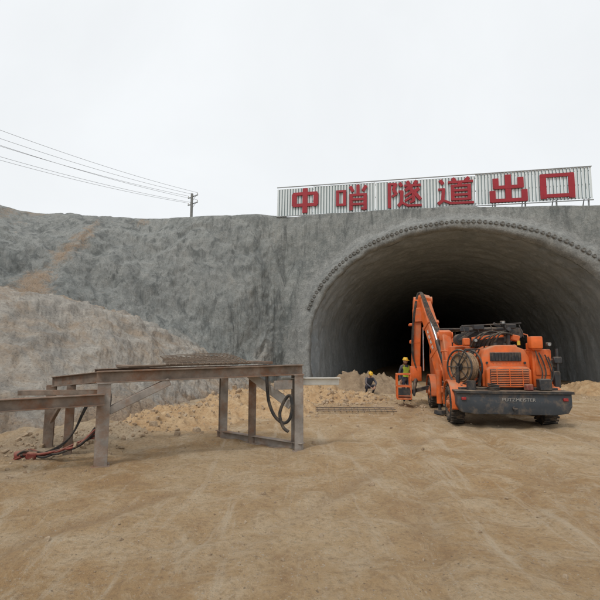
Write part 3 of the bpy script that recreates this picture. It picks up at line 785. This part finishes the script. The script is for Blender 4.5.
b=MB(); b.beam((-.55,1.72,2.18),(.35,1.66,2.28),.08,.1); b.box((.62,1.6,2.2),(.25,.2,.16),(0,.2,0),.02); b.box((-.75,1.55,2.1),(.18,.2,.2),None,.02); T(b,'slewing_bracket','orange')
b=MB(); b.box((-.2,3.0,1.75),(1.6,.9,.5),None,.05,2); b.cyl((-.5,3.0,1.0),(-.5,3.0,2.1),.4,.34,24); T(b,'turntable','orange')
b=MB(); b.box((.6,3.7,1.5),(1.1,1.5,1.1),None,.06,2); T(b,'pump_housing','orange')
b=MB(); b.box((.6,3.4,2.3),(.9,.7,.35),None,.05,2); b.cyl((-.1,3.6,2.45),(1.0,3.6,2.45),.12); T(b,'hopper','black')
cab=empty_child('cabin',(-.72,4.9,.95))
b=MB(); b.prism([(-.75,0),(.75,0),(.95,.6),(.7,1.35),(-.75,1.35)],'x',-.5,.5,.03); b.done('cabin_shell','orange',cab)
b=MB(); b.box((-.512,0,.95),(.01,1.1,.55),None,.003); b.done('window','glass',cab)
b=MB(); b.box((0,-.762,.95),(.8,.01,.5),None,.003); b.done('window','glass',cab)
b=MB()
for p in ((-.45,-.7),(.45,-.7),(.45,.6),(-.45,.6)): b.beam((p[0],p[1],1.34),(p[0],p[1],1.62),.05,.05)
b.box((0,0,1.64),(1.15,1.6,.05),None,.01); b.done('guard_roof','black',cab)
PK=Vector((-1.5,4.9,3.62)); EN=Vector((-1.86,5.0,.9)); BA=Vector((-1.0,3.3,1.0))
d1=(PK-BA).normalized()
b=MB(); b.beam(BA,PK,.38,.42,bev=.03); b.box(PK,(.46,.4,.42),(.4,.2,0),.06,2); b.cyl(PK+Vector((-.36,0,0)),PK+Vector((.32,0,0)),.15,.15,20)
b.beam(BA+Vector((-.05,.25,.3)),BA,.5,.58,bev=.03); b.beam(BA+d1*.1,BA+d1*.95,.46,.52,bev=.02); b.beam(BA+d1*.9,BA+d1*1.05,.5,.56,bev=.01); b.beam(BA+d1*2.0,BA+d1*2.12,.44,.48,bev=.01); T(b,'boom_arm','orange')
b=MB(); b.beam(PK+Vector((-.22,.0,.05)),EN+Vector((0,0,.2)),.3,.36,bev=.025); b.box(EN+Vector((0,0,.2)),(.4,.44,.5),None,.04,2); b.box(PK+Vector((-.22,-.02,-.5)),(.35,.42,.5),(0,-.05,0),.03)
b.box(EN+Vector((-.0,-.02,1.3)),(.36,.42,.12),None,.02); b.box(EN+Vector((-.02,-.02,1.9)),(.36,.42,.08),None,.02); T(b,'boom_arm','orange')
b=MB(); b.beam((-.98,2.9,1.0),(-1.05,3.25,2.35),.28,.34,bev=.03); b.box((-1.05,3.25,2.35),(.4,.34,.3),(.2,0,0),.05,2); b.cyl((-1.3,3.25,2.35),(-.8,3.25,2.35),.1,.1,18); T(b,'boom_mast','orange')
b=MB(); s0=BA+Vector((-.05,-.42,.1)); b.cyl(s0+d1*.25,s0+d1*1.3,.085,.085,16); T(b,'boom_cylinder','black')
b=MB(); b.cyl(s0+d1*1.3,s0+d1*2.1,.045,.045,12); T(b,'cylinder_rod','chrome')
b=MB(); b.cyl(EN+Vector((.28,-.12,.3)),EN+Vector((.32,-.05,1.8)),.035,.035,12); T(b,'cylinder_rod','chrome')
bb=MB(); R,c_,L_=bb.frame(BA,PK); bb.bm.free()
X_=R@Vector((1,0,0)); Z_=R@Vector((0,0,1))
for off in (-X_*.194,Z_*.214):
    b=MB()
    for i in range(4):
        c=BA+d1*(1.18+.2*i)+off
        u_=X_ if abs(off.dot(X_))<.1 else Z_
        # small strokes of a painted character on the boom
        for (du,dv,lu,lv) in ((0,.045,.12,.018),(0,-.0,.1,.018),(0,-.05,.13,.018),(0,0,.018,.13),(-.045,.02,.016,.06)):
            cc=c+u_*du+d1*dv+off.normalized()*.0015*(1+lv*40)
            sz=(lu,lv,.006) if abs(off.dot(X_))<.1 else (.006,lv,lu)
            b.box(cc,sz,R,0)
    T(b,'boom_marking','white')
b=MB()
for k in range(4):
    o_=Vector((.05*k-.3,-.05,.0))
    b.tube([Vector((-.9,3.3,1.9))+o_*.2,Vector((-1.15,3.95,2.95))+o_,PK+Vector((0,-.1,.3))+o_*.5,PK+Vector((-.3,-.22,-.4))+o_*.3,EN+Vector((-.05,-.28,1.0))+o_*.3,EN+Vector((0,-.27,.4))],.02,8,6)
T(b,'boom_hose_bundle','rubber')
b=MB(); b.cyl(EN+Vector((0,-.1,.05)),EN+Vector((-.15,-.6,-.35)),.08,.06,14); b.cyl(EN+Vector((-.15,-.6,-.35)),EN+Vector((-.15,-.7,-.5)),.09,.03,14); T(b,'spray_nozzle','black')
bk=empty_child('work_basket',(-2.36,4.5,.3))
b=MB()
for z in (.0,.4,.8):
    for (p,q) in (((-.24,-.3),(.24,-.3)),((.24,-.3),(.24,.3)),((.24,.3),(-.24,.3)),((-.24,.3),(-.24,-.3))):
        b.beam((p[0],p[1],z),(q[0],q[1],z),.045,.045)
for p in ((-.24,-.3),(.24,-.3),(.24,.3),(-.24,.3)): b.beam((p[0],p[1],0),(p[0],p[1],.8),.045,.045)
b.box((0,0,.1),(.46,.58,.03),None,.004)
b.done('basket_frame','orange',bk)
b=MB(); b.box((0,-.28,.2),(.42,.012,.3),None,.002); b.done('kick_panel','black',bk)
b=MB(); b.beam((.24,.1,.2),(1.1,.3,.4),.1,.12); b.done('support_arm','black',bk)
for s in (-1,1):
    for y in (2.5,):
        b=MB(); b.beam((s*.9,y,.75),(s*1.42,y,.75),.16,.18); b.cyl((s*1.42,y,1.3),(s*1.42,y,.35),.09,.09,16); T(b,'outrigger','orange')
        b=MB(); b.cyl((s*1.42,y,.35),(s*1.42,y,.16),.05,.05,12); b.cyl((s*1.42,y,.16),(s*1.42,y,.05),.17,.19,20); T(b,'outrigger_foot','black')
b=MB(); b.box((-1.06,2.35,1.28),(.32,1.0,.62),None,.03,2); T(b,'tool_box','orange')
b=MB(); b.box((-1.0,3.4,1.1),(.34,.7,.3),None,.03); T(b,'tool_box','black')
b=MB()
for z in (.35,.6,.82): b.box((-1.3,1.9,z),(.2,.35,.03),None,.004)
for y in (1.74,2.06): b.beam((-1.3,y,.3),(-1.3,y,.9),.03,.03)
T(b,'ladder','black')
b=MB()
for y in (2.0,2.9,3.8): b.tube([(-1.2,y,.95),(-1.2,y,1.85)],.018,8,1)
b.tube([(-1.2,2.0,1.85),(-1.2,2.9,1.86),(-1.2,3.8,1.85)],.018,8,1); T(b,'handrail','orange')
b=MB(); b.tube([(1.2,2.2,1.9),(1.2,2.2,2.3),(1.2,3.8,2.3),(1.2,4.2,1.0)],.018,8,2)
T(b,'handrail','orange')
for x,z,y in ((-.62,2.12,1.0),(.35,2.62,1.7),(1.15,2.0,.6)):
    b=MB(); b.box((x,y,z),(.14,.1,.1),None,.02); b.cyl((x,y-.05,z),(x,y-.065,z),.038,.038,16,mat=1); T(b,'work_light',['black','galv'])
b=MB(); b.cyl((.45,.75,1.99),(.45,.75,2.1),.045,.04,14); T(b,'beacon','yellow')
b=MB(); b.cyl((-.95,.3,.905),(-.95,.3,1.12),.12,.12,16); T(b,'bucket','black')
b=MB(); b.box((.86,.3,1.04),(.3,.25,.27),None,.02); T(b,'battery_box','black')
b=MB()
for k in range(4): b.torus((-.42,.2,.93+.035*k),(.05*k,.04,1),.13+.01*math.sin(k*2),.018,24,6)
T(b,'coiled_hose','rubber')
b=MB(); b.box((.45,.22,.98),(.2,.14,.15),(0,0,.3),.02); T(b,'jerry_can','redrust')
# ---------------------------------------------------------------- people
def person(label,loc,rz,J,vest,helmet,sc=1):
    e=empty('person',loc,(0,0,rz),label,'person'); e.scale=(sc,sc,sc)
    R={'pel':.15,'wst':.135,'chs':.16,'nk':.062,'hd0':.06,'sh':.075,'el':.05,'wr':.033,'hp':.1,'kn':.068,'an':.045,'toe':.04}
    edges=[('pel','wst'),('wst','chs'),('chs','nk'),('nk','hd0')]
    for s in 'LR': edges+=[('chs','sh'+s),('sh'+s,'el'+s),('el'+s,'wr'+s),('pel','hp'+s),('hp'+s,'kn'+s),('kn'+s,'an'+s),('an'+s,'toe'+s)]
    names=[n for n in J if n not in('head','face','up')]; bm=bmesh.new(); vv={n:bm.verts.new(J[n]) for n in names}
    for a,c in edges: bm.edges.new((vv[a],vv[c]))
    me=bpy.data.meshes.new('p'); bm.to_mesh(me); bm.free(); o=bpy.data.objects.new('p',me); COL.objects.link(o)
    o.modifiers.new('s','SKIN')
    if not me.skin_vertices:
        bm=bmesh.new(); bm.from_mesh(me); bm.verts.layers.skin.verify(); bm.to_mesh(me); bm.free()
    sv=me.skin_vertices[0].data
    for i,n_ in enumerate(names):
        k=n_ if n_ in R else n_[:-1]; sv[i].radius=(R[k],R[k]*(.78 if k in('pel','wst','chs') else 1)); sv[i].use_root=(n_=='pel')
    ss=o.modifiers.new('u','SUBSURF'); ss.levels=2; ss.render_levels=2
    dg=bpy.context.evaluated_depsgraph_get(); dg.update(); bme=bpy.data.meshes.new_from_object(o.evaluated_get(dg)); bpy.data.objects.remove(o)
    mb=MB(); mb.bm.from_mesh(bme)
    segs=[(a,c) for a,c in edges]
    def near(p):
        best=None;bd=9
        for a,c in segs:
            A_=Vector(J[a]);C_=Vector(J[c]);d_=C_-A_; t=max(0,min(1,(p-A_).dot(d_)/d_.length_squared)); q=(A_+d_*t-p).length
            if q<bd: bd=q;best=(a,c,t)
        return best
    for f in mb.bm.faces:
        a,c,t=near(f.calc_center_median()); m=1
        if c=='hd0': m=0
        elif c[:2] in('hp','kn') or (a=='pel' and c=='wst' and t<.4): m=2
        elif c[:2]=='an': m=2 if t<.7 else 3
        elif c[:3]=='toe': m=3
        f.material_index=m; f.smooth=True
    hd=Vector(J['head']); fw=Vector(J['face']).normalized(); up=Vector(J['up']).normalized(); sd=fw.cross(up).normalized(); up=sd.cross(fw)
    r=bmesh.ops.create_uvsphere(mb.bm,u_segments=20,v_segments=14,radius=1)['verts']
    for v in r:
        c=v.co.copy(); w=.078*(1-.18*max(0,-c.z)); l=.098; z=.122
        v.co=hd+sd*c.x*w+fw*c.y*l+up*c.z*z
    for k in ((0,.1,-.01,.016,.022,.026),(0,.088,-.055,.026,.014,.01),(.08,0,-.01,.012,.02,.03),(-.08,0,-.01,.012,.02,.03)):
        q=bmesh.ops.create_uvsphere(mb.bm,u_segments=8,v_segments=6,radius=1)['verts']
        for v in q: c=v.co.copy(); v.co=hd+sd*(k[0]+c.x*k[3])+fw*(k[1]+c.y*k[4])+up*(k[2]+c.z*k[5])
    for sx in (-.032,.032):
        q=bmesh.ops.create_uvsphere(mb.bm,u_segments=8,v_segments=6,radius=.012)['verts']
        for v in q: v.co=v.co+hd+sd*sx+fw*.088+up*.012
        for f in set(f for v in q for f in v.link_faces): f.material_index=3
    for s in 'LR':
        w=Vector(J['wr'+s]); d=(w-Vector(J['el'+s])).normalized(); x=d.cross(Vector((0,0,1)))
        x=x.normalized() if x.length>.1 else Vector((0,1,0)); n_=d.cross(x)
        R3=Matrix((x,d,n_)).transposed()
        mb.box(w+d*.055,(.078,.1,.03),R3,.012,2)
        for i in range(4):
            L_=(.066,.078,.072,.055)[i]; p0=w+d*.1+x*(-.029+.0195*i)
            mb.tube([p0-d*.02,p0+d*L_*.45+n_*.006,p0+d*L_*.85+n_*.025,p0+d*L_+n_*.042],.009,6,2)
        p0=w+d*.04-x*.036; mb.tube([p0,p0-x*.025+d*.03,p0-x*.028+d*.062+n_*.012],.0105,6,2)
    body=mb.done('body',['skin','jacket','trouser','boot'],e,60)
    vb=bmesh.new(); vb.from_mesh(bme); vb.normal_update()
    dl=[]
    for f in vb.faces:
        a,c,t=near(f.calc_center_median())
        ok=(c=='chs') or (a=='pel' and c=='wst' and t>.25) or (a=='chs' and c=='nk' and t<.6) or (a=='chs' and c[:2]=='sh' and t<.9)
        if not ok: dl.append(f)
    bmesh.ops.delete(vb,geom=dl,context='FACES')
    for v in vb.verts: v.co+=v.normal*.018
    vm=bpy.data.meshes.new('vest'); vb.to_mesh(vm); vb.free(); vm.materials.clear(); vm.materials.append(M[vest]); vm.shade_smooth()
    vo=bpy.data.objects.new('vest',vm); link(vo,e)
    hb=MB(); r=bmesh.ops.create_uvsphere(hb.bm,u_segments=24,v_segments=16,radius=1)['verts']
    bmesh.ops.delete(hb.bm,geom=[v for v in r if v.co.z<-.05],context='VERTS')
    for v in hb.bm.verts: c=v.co.copy(); v.co=hd+up*.035+sd*c.x*.108+fw*c.y*.128+up*c.z*.115
    R3=Matrix((sd,fw,up)).transposed(); hb.box(hd+up*.038+fw*.12,(.15,.09,.012),R3,.005); hb.box(hd+up*.1,(.03,.22,.11),R3,.02)
    hb.done('helmet',helmet,e,50)
    return e
stand={'pel':(0,0,.92),'wst':(0,.01,1.06),'chs':(0,0,1.27),'nk':(0,.01,1.44),'hd0':(0,-.01,1.53),'head':(0,-.03,1.6),'face':(.2,-1,-.1),'up':(0,-.1,1),
 'shL':(.18,.0,1.37),'elL':(.27,-.03,1.1),'wrL':(.2,-.2,.95),'shR':(-.18,0,1.37),'elR':(-.26,.04,1.1),'wrR':(-.27,-.04,.86),
 'hpL':(.09,0,.86),'knL':(.12,-.03,.48),'anL':(.13,.02,.08),'toeL':(.15,-.14,.035),'hpR':(-.09,0,.86),'knR':(-.12,-.02,.48),'anR':(-.13,.03,.08),'toeR':(-.16,-.13,.035)}
person('worker in yellow green vest and yellow helmet behind the basket',(3.85,16.3,gz(3.85,16.3)),.4,stand,'vest','helmety',.9)
squat={'pel':(0,.12,.42),'wst':(0,.06,.54),'chs':(0,-.08,.72),'nk':(0,-.16,.86),'hd0':(0,-.2,.93),'head':(0,-.23,1.0),'face':(0,-1,-.45),'up':(0,-.4,1),
 'shL':(.18,-.1,.8),'elL':(.25,-.3,.6),'wrL':(.1,-.48,.45),'shR':(-.18,-.1,.8),'elR':(-.26,-.28,.58),'wrR':(-.1,-.48,.42),
 'hpL':(.1,.1,.4),'knL':(.2,-.28,.5),'anL':(.16,-.02,.09),'toeL':(.2,-.18,.035),'hpR':(-.1,.1,.4),'knR':(-.2,-.26,.46),'anR':(-.16,0,.09),'toeR':(-.2,-.16,.035)}
sx_,sy_=3.0,19.4
person('worker in dark clothes and yellow helmet crouching by muck pile',(sx_,sy_,drop(sx_,sy_)-.02),.2,squat,'jacket','helmety',.9)
# ---------------------------------------------------------------- light, sky, camera
w=bpy.data.worlds.new('World'); S.world=w; w.use_nodes=True; nt=w.node_tree; bg=nt.nodes['Background']
sky=nd(nt,'ShaderNodeTexSky',sky_type='NISHITA'); sky.sun_disc=False; sky.sun_elevation=math.radians(55); sky.sun_rotation=math.radians(215); sky.dust_density=4; sky.air_density=1.2
tc=nd(nt,'ShaderNodeTexCoord')
cl=ramp(nt,noi(nt,2.2,tc.outputs['Generated'],5,.55,.4),.3,.7,.95,1.03)
oc=nd(nt,'ShaderNodeVectorMath',operation='SCALE'); oc.inputs[0].default_value=(9.75,10.0,10.15); nt.links.new(cl,oc.inputs['Scale'])
nt.links.new(mixc(nt,.9,sky.outputs[0],oc.outputs[0]),bg.inputs['Color']); bg.inputs['Strength'].default_value=.1
sl=bpy.data.lights.new('sun','SUN'); sl.energy=1.35; sl.angle=math.radians(10); sl.color=(1,.96,.9)
so=bpy.data.objects.new('sun',sl); COL.objects.link(so)
az=math.radians(215); el=math.radians(55)
dirv=Vector((math.sin(az)*math.cos(el),math.cos(az)*math.cos(el),math.sin(el)))
so.rotation_euler=dirv.to_track_quat('Z','Y').to_euler(); so.location=dirv*40
cd=bpy.data.cameras.new('camera'); cd.lens=26.4; cd.sensor_width=36; cd.clip_end=2000; cd.clip_start=.05
co=bpy.data.objects.new('camera',cd); co.location=(0,0,1.7); co.rotation_euler=(math.radians(97.1),0,0); COL.objects.link(co); S.camera=co
S.view_settings.view_transform='Standard'; S.view_settings.look='None'; S.view_settings.exposure=0
